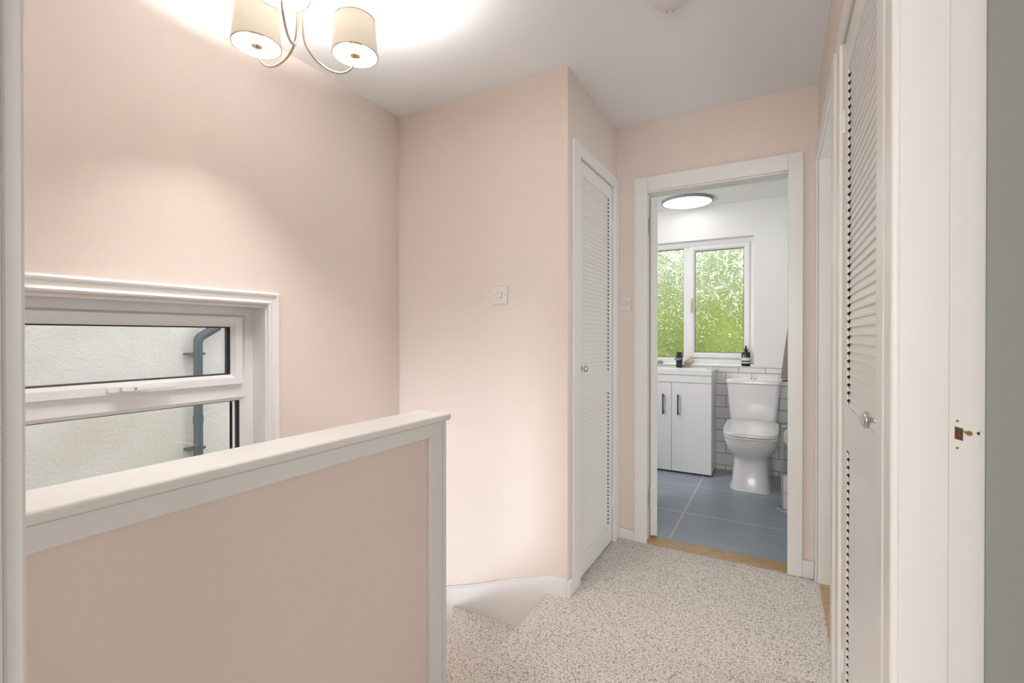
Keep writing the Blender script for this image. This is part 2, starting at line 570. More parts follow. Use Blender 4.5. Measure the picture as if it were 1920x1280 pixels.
# sloping string board on far wall: top follows photo
m_ = MB()
m_.prism([(CX + 0.0, 0.072), (-0.905, 0.064), (-0.96, 0.045), (-1.10, 0.0), (-1.30, -0.075), (-1.452, -0.126), (-1.62, -0.18), (A, -0.25),
          (A, -2.5), (-1.45, -1.2), (CX - .06, -0.35), (CX, -0.35)], SB, B, 'y')
struct(m_.build('baseboard_stairs', 'white', bevel=0.004), 'white stair string board sloping down the far wall', 'baseboard')
m_ = MB()
m_.prism([(CX + 0.001, 0.078), (-0.904, 0.070), (-0.96, 0.051), (-1.10, 0.006), (-1.30, -0.069), (-1.452, -0.120), (-1.62, -0.174), (A, -0.244),
          (A, -0.253), (-1.62, -0.183), (-1.452, -0.129), (-1.30, -0.078), (-1.10, -0.003), (-0.96, 0.042), (-0.904, 0.061), (CX + 0.001, 0.069)], SB + 0.007, B, 'y')
struct(m_.build('trim_stairs', 'white'), 'thin moulded top edge of the white stair string', 'trim')
struct(box(A, A + 0.015, 0.142, SB, -2.5, -0.35).build('baseboard_left', 'white'))
struct(box(CX, CX + 0.015, SB, 1.965, 0, 0.068).build('baseboard_cupboard', 'white', bevel=.003), 'short white skirting at the foot of the wall corner', 'baseboard')
struct(box(-0.797, -0.705, D - 0.015, D, 0, 0.055).build('baseboard_bathroom_left', 'white', bevel=.004), 'short white skirting between the left cupboard and bathroom door', 'baseboard')
struct(box(0.099, EX - 0.012, D - 0.015, D, 0, 0.082).build('baseboard_bathroom_right', 'white', bevel=.003), 'tiny white skirting right of the bathroom door', 'baseboard')

# half wall guarding the stairs
hw = sempty('wall_half', (-0.95, 0.6, 0), 'blush half wall with a white cap guarding the stairwell', 'half wall')
box(-1.000, -0.906, 0.142, 1.148, -0.2, 0.889).build('wall_panel', 'pink', hw)
box(-1.020, -0.888, 0.142, 1.182, 0.889, 0.911).build('cap', 'whitecap', hw, bevel=0.007, seg=3, label='white gloss top board')
box(-0.906, -0.893, 0.142, 1.142, 0.851, 0.889).build('top_rail', 'white', hw, bevel=0.002)
box(-0.906, -0.893, 1.088, 1.142, 0.0, 0.851).build('post_trim', 'white', hw, bevel=0.002)
box(-1.008, -0.898, 1.148, 1.170, -0.2, 0.889).build('end_board', 'white', hw, bevel=0.003)

# ------------------------------------------------------------------ bathroom shell
BX0, BX1 = -1.60, 0.17
WBX0, WBX1, WBZ0, WBZ1 = -1.34, -0.186, 0.890, 1.998
w = MB()
w.box(BX0 - .1, WBX0, G, G + 0.25, -0.3, 2.5)
w.box(WBX1, BX1 + .1, G, G + 0.25, -0.3, 2.5)
w.box(WBX0, WBX1, G, G + 0.25, -0.3, WBZ0)
w.box(WBX0, WBX1, G, G + 0.25, WBZ1, 2.5)
struct(w.build('wall_bathroom_window', 'bathwall'), 'white painted bathroom wall around the frosted window', 'wall')
struct(box(BX0 - .1, BX0, D + DT, G, 0, 2.5).build('wall_bathroom_left', 'bathwall'), 'left bathroom wall hidden behind the open door', 'wall')
struct(box(BX1, BX1 + .1, D + DT, G, 0, 2.5).build('wall_bathroom_right', 'bathwall'), 'white right bathroom wall behind the towel', 'wall')
w = box(BX0, DX0, D + DT, D + DT + .005, 0, 2.5); w.box(DX1, BX1, D + DT, D + DT + .005, 0, 2.5); w.box(DX0, DX1, D + DT, D + DT + .005, DH, 2.5)
struct(w.build('wall_bathroom_door_inside', 'bathwall'), 'bathroom side of the doorway wall', 'wall')
struct(box(BX0, BX1, D + DT, G, FLOOR_BATH_TOP, FLOOR_BATH_TOP + .04).build('ceiling_bathroom', 'bathwall'), 'white bathroom ceiling', 'ceiling')
struct(box(BX0, BX1 + .4, D + 0.10, G, -0.05, 0.0).build('floor_bathroom', 'ftile'), 'large blue grey tiles on the bathroom floor', 'floor')
w = box(BX0, BX1, G - 0.009, G, 0.0, 0.880); w.box(BX1 - 0.009, BX1, 3.0, G - .009, 0, 0.880)
struct(w.build('trim_bathroom_tiles', 'wtile'), 'white brick pattern tiles on the lower bathroom wall', 'wall tiles')
struct(box(BX0, BX1 - .009, G - 0.013, G, 0.880, 0.886).build('trim_tile_edge', 'trimgrey'), 'thin grey metal edge along the top of the wall tiles', 'trim')
# thresholds
struct(box(DX0 + .01, DX1 - .01, D - 0.012, D + 0.102, -0.04, 0.004).build('trim_bathroom_threshold', 'oak', bevel=.002), 'oak threshold strip under the bathroom doorway', 'threshold')
struct(box(0.167, 1.8, 1.80, 2.66, -0.05, 0.002).build('floor_far_room', 'oak'), 'oak boards inside the far right doorway', 'floor')

# bathroom door frame
BF = D - 0.018
fr = sempty('trim_bathroom_door', (-0.3, D, 0), 'white architrave and lining around the bathroom doorway', 'door frame')
m_ = MB()
m_.box(-0.705, -0.637, BF, D, 0, 2.028)
m_.box(0.036, 0.099, BF, D, 0, 2.028)
m_.box(-0.637, 0.036, BF, D, 1.948, 2.028)
m_.build('architrave', 'white', fr, bevel=.003)
m_ = MB()
m_.box(DX0, -0.645, D, D + DT, 0, DH); m_.box(0.040, DX1, D, D + DT, 0, DH); m_.box(-0.645, 0.040, D, D + DT, 1.942, DH)
m_.build('lining', 'white', fr)

# open bathroom door, hinged left, edge toward the landing
bd = sempty('door_1', (-0.62, 2.76, 0), 'white bathroom door standing open, seen by its edge', 'door')
HX, HY, HA = -0.6405, 2.722, R(24)


def drot(p):
    x, y = p[0] - HX, p[1] - HY
    return (HX + x * math.cos(HA) - y * math.sin(HA), HY + x * math.sin(HA) + y * math.cos(HA), p[2])


m_ = MB(); m_.f = drot
m_.box(-0.6385, -0.600, 2.722, 3.40, 0.012, 1.935)
m_.build('door_leaf', 'white', bd, bevel=.0015)
for z in (1.72, 0.185):
    m_ = MB(); m_.f = drot
    m_.box(-0.641, -0.611, 2.7195, 2.7215, z, z + 0.10)
    m_.box(-0.645, -0.643, 2.69, 2.722, z, z + 0.10)
    m_.lathe([(0.005, z - .002), (0.005, z + .102)], (-0.6425, 2.7165, 0), 12)
    for q in (0.02, 0.05, 0.08):
        m_.lathe([(0.004, -.0012), (0.0035, 0)], (-0.622, 2.7193, z + q), 10, 'y')
    m_.build('hinge', 'white', bd, label='painted over butt hinge')
    box(-0.6445, -0.6405, 2.7125, 2.7128, z + .03, z + 0.034).build('hinge_gap', 'blackrubber', bd)


# ------------------------------------------------------------------ louvred cupboard doors
def louvre_door(name, X, sgn, y0, y1, ztop, zsl, label):
    """face plane X, cupboard lies toward sgn*x ; y0 knob side, y1 hinge side"""
    root = sempty(name, (X, (y0 + y1) / 2, 0), label, 'louvred cupboard door')
    th = 0.028

    def fx(p):
        return (X + sgn * p[1], y0 + p[0], p[2])
    Wd = y1 - y0
    sw = 0.055
    za, zb, zc, zd = zsl
    m_ = MB(); m_.f = fx
    m_.box(0, sw, 0, th, 0.012, ztop)                       # knob stile
    m_.box(Wd - sw, Wd, 0, 0.0004, 0.012, ztop)              # hinge stile: hollow routed slots behind face
    m_.box(Wd - sw, Wd, th - .004, th, 0.012, ztop)
    m_.box(Wd - .02, Wd, 0.004, th - .004, 0.012, ztop)
    m_.box(sw, Wd - sw, 0, th, 0.012, za)                   # bottom rail
    m_.box(sw, Wd - sw, 0, th, zb, zc)                      # mid rail
    m_.box(sw, Wd - sw, 0, th, zd, ztop)                    # top rail
    for lo, hi in ((za, zb), (zc, zd)):
        z = lo - 0.004
        while z < hi:
            m_.box(Wd - sw - .0012, Wd - sw, 0, 0.0034, max(z - .002, lo), min(z + 0.0122, hi))
            z += 0.0215
    m_.build('door_frame', 'white', root)
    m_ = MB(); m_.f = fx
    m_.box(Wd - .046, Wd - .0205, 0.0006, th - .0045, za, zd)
    m_.build('slot_shade', 'cavity_shade', root, label='near-black block, painted shade in the slots beside the slats')  # block behind the slot openings, coloured near-black as their shade
    pitch = 0.0215
    for lo, hi, nm in ((za, zb, 'lower_slats'), (zc, zd, 'upper_slats')):
        m_ = MB(); m_.f = fx
        z = lo - 0.004
        while z < hi - 0.006:
            poly = [(0.0040, z), (0.0032, z + 0.002), (0.0036, z + 0.0050), (0.0085, min(z + 0.0235, hi + 0.002)), (0.0145, min(z + 0.0235, hi + 0.002)), (0.0085, z)]
            lo_ = [(sw - .002, q[0], q[1]) for q in poly]; hi_ = [(Wd - sw - .001, q[0], q[1]) for q in poly]
            m_.loft([lo_, hi_])
            z += pitch
        m_.build(nm, 'white', root)
    # knob
    ky = y0 + 0.042
    kz = 0.995
    m_ = MB()
    prof = [(0.0115, 0.0), (0.0100, 0.0020), (0.0055, 0.006), (0.0045, 0.011), (0.0060, 0.0145), (0.0150, 0.0165), (0.0160, 0.0180), (0.0150, 0.0192),
            (0.0160, 0.0205), (0.0158, 0.0225), (0.0125, 0.0260), (0.0060, 0.0285), (0.0008, 0.029)]
    m_.lathe([(r, -sgn * h) for r, h in prof], (X, ky, kz), 32, 'x')
    m_.build('knob', 'chrome', root, smooth=True, label='round ringed chrome knob')
    # hinges
    for z in (1.72, 0.20):
        m_ = MB()
        m_.lathe([(0.0045, 0), (0.0045, 0.065)], (X - sgn * 0.002, y1 + 0.0015, z), 10)
        m_.box(X - sgn * 0.0005, X - sgn * 0.0015, y1 - 0.016, y1, z, z + .065)
        m_.build('hinge', 'white', root)
    return root


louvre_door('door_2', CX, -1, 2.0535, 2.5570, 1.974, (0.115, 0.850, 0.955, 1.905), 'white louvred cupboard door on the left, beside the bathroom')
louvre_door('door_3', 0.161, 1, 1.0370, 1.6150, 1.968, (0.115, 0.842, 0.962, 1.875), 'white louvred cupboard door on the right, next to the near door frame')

# architraves
lf = CX + 0.015
m_ = MB()
m_.box(CX, lf, 1.965, LC0, 0, 2.036); m_.box(CX, lf, LC1, D, 0, 2.036); m_.box(CX, lf, LC0, LC1, LCH, 2.036)
struct(m_.build('trim_left_cupboard', 'white', bevel=.0025), 'white architrave around the left louvred door', 'door frame')
m_ = MB()
m_.box(CX - 0.06, CX - .029, LC0 - .012, LC0, 0, LCH); m_.box(CX - 0.06, CX - .029, LC1, LC1 + .012, 0, LCH)
struct(m_.build('trim_left_cupboard_lining', 'white'))
rf = EX - 0.011
m_ = MB()
m_.box(rf, EX, 0.967, 1.032, 0, 2.036); m_.box(rf, EX, 1.620, 1.686, 0, 2.036); m_.box(rf, EX, 1.032, 1.620, 1.973, 2.036)
struct(m_.build('trim_right_cupboard', 'white', bevel=.003), 'white architrave around the right louvred door', 'door frame')
# door 2 (far right doorway)
m_ = MB()
m_.box(rf, EX, 1.780, 1.85, 0, 2.035); m_.box(rf, EX, 2.605, D - .0005, 0, 2.035); m_.box(rf, EX, 1.85, 2.605, 1.968, 2.035)
m_.box(EX, EX + .12, 2.600, 2.612, 0, 1.975); m_.box(EX, EX + .12, 1.84, 1.852, 0, 1.975); m_.box(EX, EX + .12, 1.852, 2.600, 1.968, 1.98)
struct(m_.build('trim_far_doorway', 'white', bevel=.0025), 'white frame of the far right doorway beside the bathroom door', 'door frame')
# door 3 near doorway frame with rebate + strike plate
nf = sempty('trim_side_doorway', (0.2, 0.89, 0), 'white door frame at the right with a worn strike plate', 'door frame')
m_ = MB()
m_.box(rf, EX + .002, 0.899, 0.958, 0, 2.04)
m_.build('architrave', 'white', nf, bevel=.006, seg=3)
m_ = MB()
m_.box(EX - .002, 0.212, 0.893, 0.905, 0, 1.98)
m_.build('door_stop', 'white', nf, bevel=.0012)
m_ = MB()
m_.box(0.2125, 0.2515, 0.8955, 0.905, 0, 1.98)
m_.build('lining', 'white', nf, bevel=.0015)
m_ = MB()
m_.prism([(0.2140, 0.983), (0.2305, 0.983), (0.2305, 0.995), (0.2455, 0.995), (0.2455, 1.0225), (0.2305, 1.0225), (0.2305, 1.036), (0.2140, 1.036)], 0.8947, 0.8957, 'y')
sp_ = m_.build('strike_plate', 'white', nf, bevel=.0004, label='painted strike plate with chipped paint')
m_ = MB()
m_.prism([(0.2187, 1.0035), (0.2275, 1.0010), (0.2275, 1.0185), (0.2187, 1.0210)], 0.8941, 0.8949, 'y')
m_.build('latch_hole', paint('stained_wood_in_latch_hole', (0.14, 0.055, 0.012), 0.7, 0.003, 400), sp_, label='brown bare wood latch hole')
m_ = MB()
m_.prism([(0.2280, 1.0165), (0.2305, 1.0150), (0.2335, 1.0162), (0.2370, 1.0150), (0.2380, 1.0115), (0.2350, 1.0088), (0.2315, 1.0100), (0.2290, 1.0125)], 0.8941, 0.8949, 'y')
m_.build('chipped_patch', 'brass', sp_)
m_ = MB()
m_.prism([(0.2415, 1.0140), (0.2450, 1.0160), (0.2448, 1.0105), (0.2435, 1.0110)], 0.8941, 0.8949, 'y')
m_.build('dark_chip', 'blackrubber', sp_)
for zz in (0.9905, 1.0290):
    m_ = MB(); m_.lathe([(0.0016, 0.8944), (0.0016, 0.8949)], (0.2215, 0, zz), 10, 'y'); m_.build('screw', 'chrome', sp_)

# side room (beyond the near right doorway), far room, bedroom behind camera
w = box(0.2515, 3.0, 0.893, 0.905, 0, CE); w.box(2.95, 3.05, -0.7, 0.893, 0, CE); w.box(0.249, 3.0, -0.75, -0.7, 0, CE)
struct(w.build('wall_side_room', 'grey'), 'grey wall of the room beyond the near right door frame', 'wall')
struct(box(0.167, 3.0, -0.7, 0.905, -0.06, 0.0).build('floor_side_room', 'carpet'))
w = box(0.78, 3.0, 1.79, 1.80, 0, CE); w.box(2.95, 3.05, 1.80, 2.68, 0, CE); w.box(1.2, 3.0, 2.70, 2.75, 0, CE)
struct(w.build('wall_far_room', 'bathwall'), 'wall of the room beyond the far right doorway', 'wall')
w = box(-2.1, -2.0, -3.2, 0.04, 0, CE); w.box(-2.1, 1.6, -3.25, -3.2, 0, CE); w.box(1.5, 1.6, -3.2, -.75, 0, CE); w.box(-2.0, A, 0.03, 0.05, 0, CE)
struct(w.build('wall_bedroom', 'bathwall'), 'bedroom walls behind the camera', 'wall')
struct(box(-2.1, 1.6, -3.2, 0.04, -0.25, 0.0).build('floor_bedroom', 'carpet'), 'bedroom floor behind the camera', 'floor')

# ================================================================== landing window
wn = sempty('window_1', (A, 0.72, 0.9), 'small white framed window over the stairs with a top opening light', 'window')


def ring(m_, xa, xb, y0, y1, z0, z1, wl, wr=None, wb=None, wt=None):
    wr = wl if wr is None else wr; wb = wl if wb is None else wb; wt = wl if wt is None else wt
    m_.box(xa, xb, y0, y0 + wl, z0, z1); m_.box(xa, xb, y1 - wr, y1, z0, z1)
    m_.box(xa, xb, y0 + wl, y1 - wr, z0, z0 + wb); m_.box(xa, xb, y0 + wl, y1 - wr, z1 - wt, z1)


def mitred(m_, prof, y0, y1, z0, z1):
    """moulded frame: prof = list of (offset outward from opening, x)"""
    rings = []
    for off, x in prof:
        rings.append([(x, y0 - off, z0 - off), (x, y1 + off, z0 - off), (x, y1 + off, z1 + off), (x, y0 - off, z1 + off)])
    rings.append(rings[0])
    m_.loft(rings, False, False)


m_ = MB()
xf = A
mitred(m_, [(0.0, xf), (0.0, xf + .014), (0.006, xf + .018), (0.012, xf + .014), (0.015, xf + .012), (0.030, xf + .014), (0.034, xf + .019), (0.040, xf + .021),
            (0.046, xf + .017), (0.048, xf + .012), (0.050, xf)], WY0, WY1, WZ0, WZ1 + .008)
m_.build('moulded_trim', 'white', wn)
m_ = MB()
mitred(m_, [(-0.006, xf - .012), (-0.006, xf + .002), (0.001, xf + .002), (0.001, xf - .012)], WY0, WY1, WZ0, WZ1)
mitred(m_, [(-0.003, xf - .095), (-0.003, xf - .012), (0.001, xf - .012), (0.001, xf - .095)], WY0, WY1, WZ0, WZ1)
m_.build('reveal_lining', 'white', wn)
m_ = MB()
x1 = A - .091
xo = x1 - 0.06


def ramp_ring(m_, y0, y1, z0, z1, seq):
    mitred(m_, [(-o, x) for o, x in seq], y0, y1, z0, z1)


# outer frame
ramp_ring(m_, WY0, WY1, WZ0, WZ1, [(0.0, xo), (0.0, x1 + .004), (0.034, x1 + .004), (0.050, x1 - .010), (0.050, xo)])
# transom
zt0, zt1 = 0.892, 0.958
m_.loft([[(xo, y, zt0 + .0), (x1 - .012, y, zt0), (x1 + .004, y, zt0 + .014), (x1 + .004, y, zt1), (xo, y, zt1)] for y in (WY0 + .048, WY1 - .036)])
m_.build('outer_frame', 'upvc', wn)
SY0, SY1, SZ0, SZ1 = WY0 + 0.052, WY1 - 0.052, 0.958, 1.226
m_ = MB()
ramp_ring(m_, SY0, SY1, SZ0, SZ1, [(0.0, xo), (0.0, x1 + .015), (0.003, x1 + .018), (0.028, x1 + .018), (0.040, x1 + .001), (0.041, xo)])
sash = m_.build('opening_sash', 'upvc', wn)
m_ = MB()
ramp_ring(m_, SY0 + .041, SY1 - .041, SZ0 + .041, SZ1 - .041, [(-0.003, x1 - .004), (-0.003, x1 - .001), (0.0014, x1 - .001), (0.0014, x1 - .008), (0.0035, x1 - .010), (0.0035, x1 - .030), (-0.002, x1 - .030)])
m_.build('glazing_seal', 'blackrubber', sash)
m_ = MB()
ramp_ring(m_, WY0 + .050, WY1 - .050, WZ0 + .050, zt0, [(-0.003, x1 - .014), (-0.003, x1 - .012), (0.0014, x1 - .012), (0.0014, x1 - .020), (0.0035, x1 - .022), (0.0035, x1 - .038), (-0.002, x1 - .038)])
m_.build('glazing_seal', 'blackrubber', wn)
box(x1 - .020, x1 - .016, SY0 + .04, SY1 - .04, SZ0 + .04, SZ1 - .04).build('glass_pane', 'glass', sash)
box(x1 - .030, x1 - .026, WY0 + .05, WY1 - .05, WZ0 + .05, zt0).build('glass_pane', 'glass', wn)
box(x1 + .004, x1 + .0046, SY0, SY1, SZ0 - .0012, SZ0 + .0005).build('shadow_gap', 'blackrubber', wn)
# handle
hx = x1 + .018
m_ = MB()
hy0, hy1, hz = 0.683, 0.752, 0.976


def stadium(cy, cz, r, half, n=10):
    pts = []
    for k in range(n + 1):
        a = -math.pi / 2 + math.pi * k / n
        pts.append((cy + half + r * math.cos(a), cz + r * math.sin(a)))
    for k in range(n + 1):
        a = math.pi / 2 + math.pi * k / n
        pts.append((cy - half + r * math.cos(a), cz + r * math.sin(a)))
    return pts


m_.prism(stadium(0.728, hz, 0.0100, 0.046), hx, hx + .007, 'x')
hb = m_.build('handle', 'upvc', sash, bevel=.002)
m_ = MB()
m_.prism(stadium(0.735, hz + .001, 0.0085, 0.022), hx + .007, hx + .024, 'x')
m_.loft([[(hx + a, y, hz + b) for a, b in ((.016, -.008), (.027, -.006), (.027, .007), (.016, .009))] for y in (0.745, 0.80, 0.862)])
m_.build('handle_lever', 'upvc', sash, bevel=.002)
m_ = MB(); m_.lathe([(0.0042, hx + .0238), (0.0042, hx + .0244), (0.0030, hx + .0246)], (0, 0.742, hz), 16, 'x'); m_.build('key_cylinder', 'chrome', sash)
# outside reveal + sill
struct(box(A - T + .0, A - .16, WY1 - .0, WY1 + .002, WZ0, WZ1).build('trim_outside_reveal', 'render'))

# ------------------------------------------------------------------ next door house and pipe
NXW = -4.20
nh = thing('neighbouring_house', 'neighbouring house with pale roughcast side wall seen through the window', 'house', (NXW, 2.0, -2.7))
box(NXW - 4, NXW, -6, 3.9, -2.7, 3.6).build('house_wall', 'render', nh)
box(NXW - 4.2, NXW + 0.25, -6.2, 4.1, 3.6, 3.75).build('eaves', 'upvc', nh)
m_ = MB(); m_.prism([(NXW - 4.2, 3.75), (NXW + .25, 3.75), (NXW - 2, 5.2)], -6.2, 4.1, 'y'); m_.build('roof', 'roofdark', nh)
dp = thing('drainpipe', 'slate blue drainpipe with an angled top running down the roughcast wall', 'drainpipe', (NXW + .06, 2.11, -2.7))
px, py = NXW + 0.075, 2.085
m_ = MB(); m_.tube([(px, py, -2.6), (px, py, 1.12)], 0.033, 20); m_.build('pipe', 'pipe', dp, smooth=True)
m_ = MB(); m_.tube([(px, py, 1.10), (px, py + .004, 1.125), (px, py + .02, 1.145), (px, py + 0.21, 1.262), (px, py + .23, 1.285), (px, py + .235, 1.31)], 0.035, 20); m_.build('elbow', 'pipe', dp, smooth=True)
m_ = MB(); m_.tube([(px, py + .235, 1.30), (px, py + .235, 3.58)], 0.033, 20); m_.build('upper_pipe', 'pipe', dp, smooth=True)
for z in (1.005, 0.235):
    m_ = MB(); m_.tube([(px, py, z - .012), (px, py, z + .012)], 0.037, 20); m_.box(NXW, px + .015, py - .075, py + .05, z - .008, z + .008)
    m_.build('bracket', 'pipe', dp)
m_ = MB(); m_.tube([(px, py, 0.44), (px, py, 0.50)], 0.037, 20); m_.build('pipe_joint', 'pipe', dp, smooth=True)
struct(box(-9, A - T, -7, 14, -2.75, -2.7).build('floor_outside_path', 'grout'), 'path between the two houses', 'ground')

# ================================================================== pendant lamp
PX, PY = -1.245, 0.912
RIM = paint('taupe_shade_binding', (0.42, 0.36, 0.28), 0.6)
pl = thing('pendant_lamp', 'three arm brushed metal ceiling lamp with cream drum shades', 'ceiling lamp', (PX, PY, CE))
m_ = MB(); m_.lathe([(0.055, CE), (0.055, CE - .012), (0.045, CE - .022), (0.012, CE - .028)], (PX, PY, 0), 32); m_.build('ceiling_rose', 'nickel', pl, smooth=True)
m_ = MB(); m_.tube([(PX, PY, CE - .02), (PX, PY, 2.20)], 0.006, 12); m_.lathe([(0.006, 2.215), (0.017, 2.205), (0.019, 2.19), (0.019, 2.17), (0.012, 2.155), (0.004, 2.150)], (PX, PY, 0), 24)
m_.build('stem', 'nickel', pl, smooth=True)
arm_prof = [(0.010, 2.175), (0.0098, 2.12), (0.0105, 2.065), (0.017, 2.025), (0.036, 1.997), (0.062, 1.979), (0.092, 1.970), (0.124, 1.975), (0.150, 1.994), (0.165, 2.020), (0.169, 2.046)]
for k, (dx, dy) in enumerate(((-0.987, -0.16), (0.355, 0.935), (0.632, -0.775))):
    L = math.hypot(dx, dy); dx /= L; dy /= L
    pts = catmull([(PX + r * dx, PY + r * dy, z) for r, z in arm_prof], 6)
    m_ = MB(); m_.tube(pts, 0.0035, 12)
    arm = m_.build('arm', 'nickel', pl, smooth=True)
    cx_, cy_ = PX + 0.169 * dx, PY + 0.169 * dy
    m_ = MB(); m_.lathe([(0.004, 2.040), (0.0155, 2.044), (0.0165, 2.050)], (cx_, cy_, 0), 24)
    m_.build('drip_cup', 'nickel', arm, smooth=True)
    m_ = MB(); m_.lathe([(0.0150, 2.0485), (0.0150, 2.078), (0.0195, 2.080), (0.0195, 2.084), (0.0140, 2.085), (0.0130, 2.098)], (cx_, cy_, 0), 24)
    m_.build('lamp_holder', 'cup', arm, smooth=True)
    m_ = MB(); m_.lathe([(0.009, 2.098), (0.013, 2.106), (0.019, 2.118), (0.0225, 2.131), (0.020, 2.143), (0.012, 2.152), (0.001, 2.155)], (cx_, cy_, 0), 24)
    m_.build('bulb', 'bulb', arm, smooth=True)
    n = 64
    rb, rt, zb, zt, th = 0.070, 0.0615, 2.048, 2.160, 0.0012
    m_ = MB()
    m_.lathe([(rb, zb), (rt, zt), (rt - th, zt), (rb - th, zb), (rb, zb)], (cx_, cy_, 0), n, cap0=False, cap1=False)
    sh = m_.build('lamp_shade', 'shade', pl, smooth=True)
    for (r_, z_) in ((rb, zb), (rt, zt)):
        m_ = MB()
        m_.lathe([(r_ + .0012, z_ - .0014), (r_ + .0012, z_ + .0014), (r_ - .0022, z_ + .0014), (r_ - .0022, z_ - .0014), (r_ + .0012, z_ - .0014)], (cx_, cy_, 0), n, cap0=False, cap1=False)
        m_.build('shade_rim', RIM, sh)
    for j in range(3):
        a = 2 * math.pi * j / 3 + 0.9
        ux, uy = math.cos(a), math.sin(a)
        m_ = MB()
        m_.tube([(cx_ + 0.018 * ux, cy_ + .018 * uy, 2.082), (cx_ + 0.030 * ux, cy_ + 0.030 * uy, 2.083), (cx_ + 0.0672 * ux, cy_ + .0672 * uy, 2.060)], 0.0008, 6)
        m_.build('spider_wire', 'nickel', sh)

# smoke alarm on ceiling
sx, sy = -0.33, 1.695
sa = thing('smoke_alarm', 'round white smoke alarm on the landing ceiling', 'smoke alarm', (sx, sy, CE))
m_ = MB(); m_.lathe([(0.062, CE), (0.062, CE - .008), (0.058, CE - .012), (0.060, CE - .014), (0.056, CE - .026), (0.048, CE - .031), (0.030, CE - .032)], (sx, sy, 0), 40); m_.build('housing', 'plastic', sa, smooth=True)
m_ = MB(); m_.lathe([(0.030, CE - .0315), (0.029, CE - .0345), (0.020, CE - .036)], (sx, sy, 0), 32); m_.build('test_button', 'plastic', sa, smooth=True)
for (ax, ay) in ((-0.022, 0.046), (0.000, 0.050)):
    m_ = MB(); m_.lathe([(0.0018, CE - .030), (0.0018, CE - .0325)], (sx + ax, sy + ay, 0), 10); m_.build('indicator_hole', 'blackrubber', sa)


# light switches (face toward -y)
def switch(x0, x1, z0, z1, Y, label, dxr=0.0):
    t = thing('light_switch', label, 'light switch', ((x0 + x1) / 2, Y, z0))
    box(x0, x1, Y - .0085, Y, z0, z1).build('switch_plate', 'plastic', t, bevel=.0025, seg=3)
    cx, cz = (x0 + x1) / 2 + dxr, (z0 + z1) / 2
    box(cx - .0125, cx + .0125, Y - .0092, Y - .0080, cz - .0145, cz + .0145).build('rocker_gap', 'trimgrey', t)
    m_ = MB(); m_.loft([[(x, Y - d, z) for x, d, z in ((cx - .0113, .008, cz - .0135), (cx - .0113, .0125, cz - .0135), (cx - .0113, .0095, cz + .0135), (cx - .0113, .008, cz + .0135))],
                        [(x, Y - d, z) for x, d, z in ((cx + .0113, .008, cz - .0135), (cx + .0113, .0125, cz - .0135), (cx + .0113, .0095, cz + .0135), (cx + .0113, .008, cz + .0135))]])
    m_.build('rocker', 'plastic', t)
    for q in (x0 + .013, x1 - .013):
        m_ = MB(); m_.lathe([(0.0025, Y - .0090), (0.0025, Y - .0080)], (q, 0, cz), 12, 'y'); m_.build('screw_cap', 'trimgrey', t)


switch(-1.199, -1.115, 1.301, 1.386, B, 'white rocker light switch in the middle of the far stairwell wall')
switch(-0.7965, -0.7285, 1.293, 1.374, D, 'small light switch squeezed between the left cupboard and bathroom door', -0.003)

# ================================================================== bathroom contents
wb = sempty('window_2', (-0.76, G, 0.9), 'white two light bathroom window with swirled obscure glass', 'window')
FY = G + 0.075      # inside face of frame
m_ = MB()


def ringxz(m_, prof, x0, x1, z0, z1):
    rings = []
    for off, y in prof:
        rings.append([(x0 + off, y, z0 + off), (x1 - off, y, z0 + off), (x1 - off, y, z1 - off), (x0 + off, y, z1 - off)])
    rings.append(rings[0])
    m_.loft(rings, False, False)


ringxz(m_, [(0, FY + .065), (0, FY), (0.038, FY), (0.050, FY + .012), (0.050, FY + .065)], WBX0, WBX1, WBZ0 + .012, WBZ1)
m_.box(-0.762, -0.705, FY, FY + .065, WBZ0 + .05, WBZ1 - .045)
m_.build('outer_frame', 'upvc', wb, bevel=.002)
m_ = MB()
ringxz(m_, [(0, FY + .05), (0, FY - .012), (0.003, FY - .016), (0.030, FY - .016), (0.044, FY - .002), (0.044, FY + .05)], -0.708, -0.222, 0.958, 1.958)
sh2 = m_.build('opening_sash', 'upvc', wb)
m_ = MB()
ringxz(m_, [(0, FY + .012), (0, FY + .004), (.004, FY + .004), (.004, FY + .012)], -0.664, -0.266, 1.002, 1.914)
m_.build('glazing_seal', 'blackrubber', sh2)
m_ = MB()
ringxz(m_, [(0, FY + .022), (0, FY + .014), (.004, FY + .014), (.004, FY + .022)], WBX0 + .05, -0.762, WBZ0 + .062, WBZ1 - .05)
m_.build('glazing_seal', 'blackrubber', wb)
box(-0.664, -0.266, FY + .016, FY + .020, 1.002, 1.914).build('obscure_glass', 'swirl', sh2)
box(WBX0 + .05, -0.762, FY + .026, FY + .030, WBZ0 + .062, WBZ1 - .05).build('obscure_glass', 'swirl', wb)
m_ = MB(); m_.box(-0.698, -0.684, FY - .024, FY - .016, 1.36, 1.49); m_.box(-0.699, -0.683, FY - .044, FY - .024, 1.43, 1.462); m_.box(-0.697, -0.686, FY - .047, FY - .038, 1.362, 1.435)
m_.build('handle', paint('cream_metal_handle', (0.72, 0.62, 0.48), 0.25, metal=0.3), sh2, bevel=.002)
# sill board and plaster bead round the reveal
struct(box(WBX0, WBX1, G - 0.004, FY + .07, 0.884, 0.892).build('trim_bathroom_sill', 'upvc', bevel=.001), 'white tiled sill under the bathroom window', 'window sill')

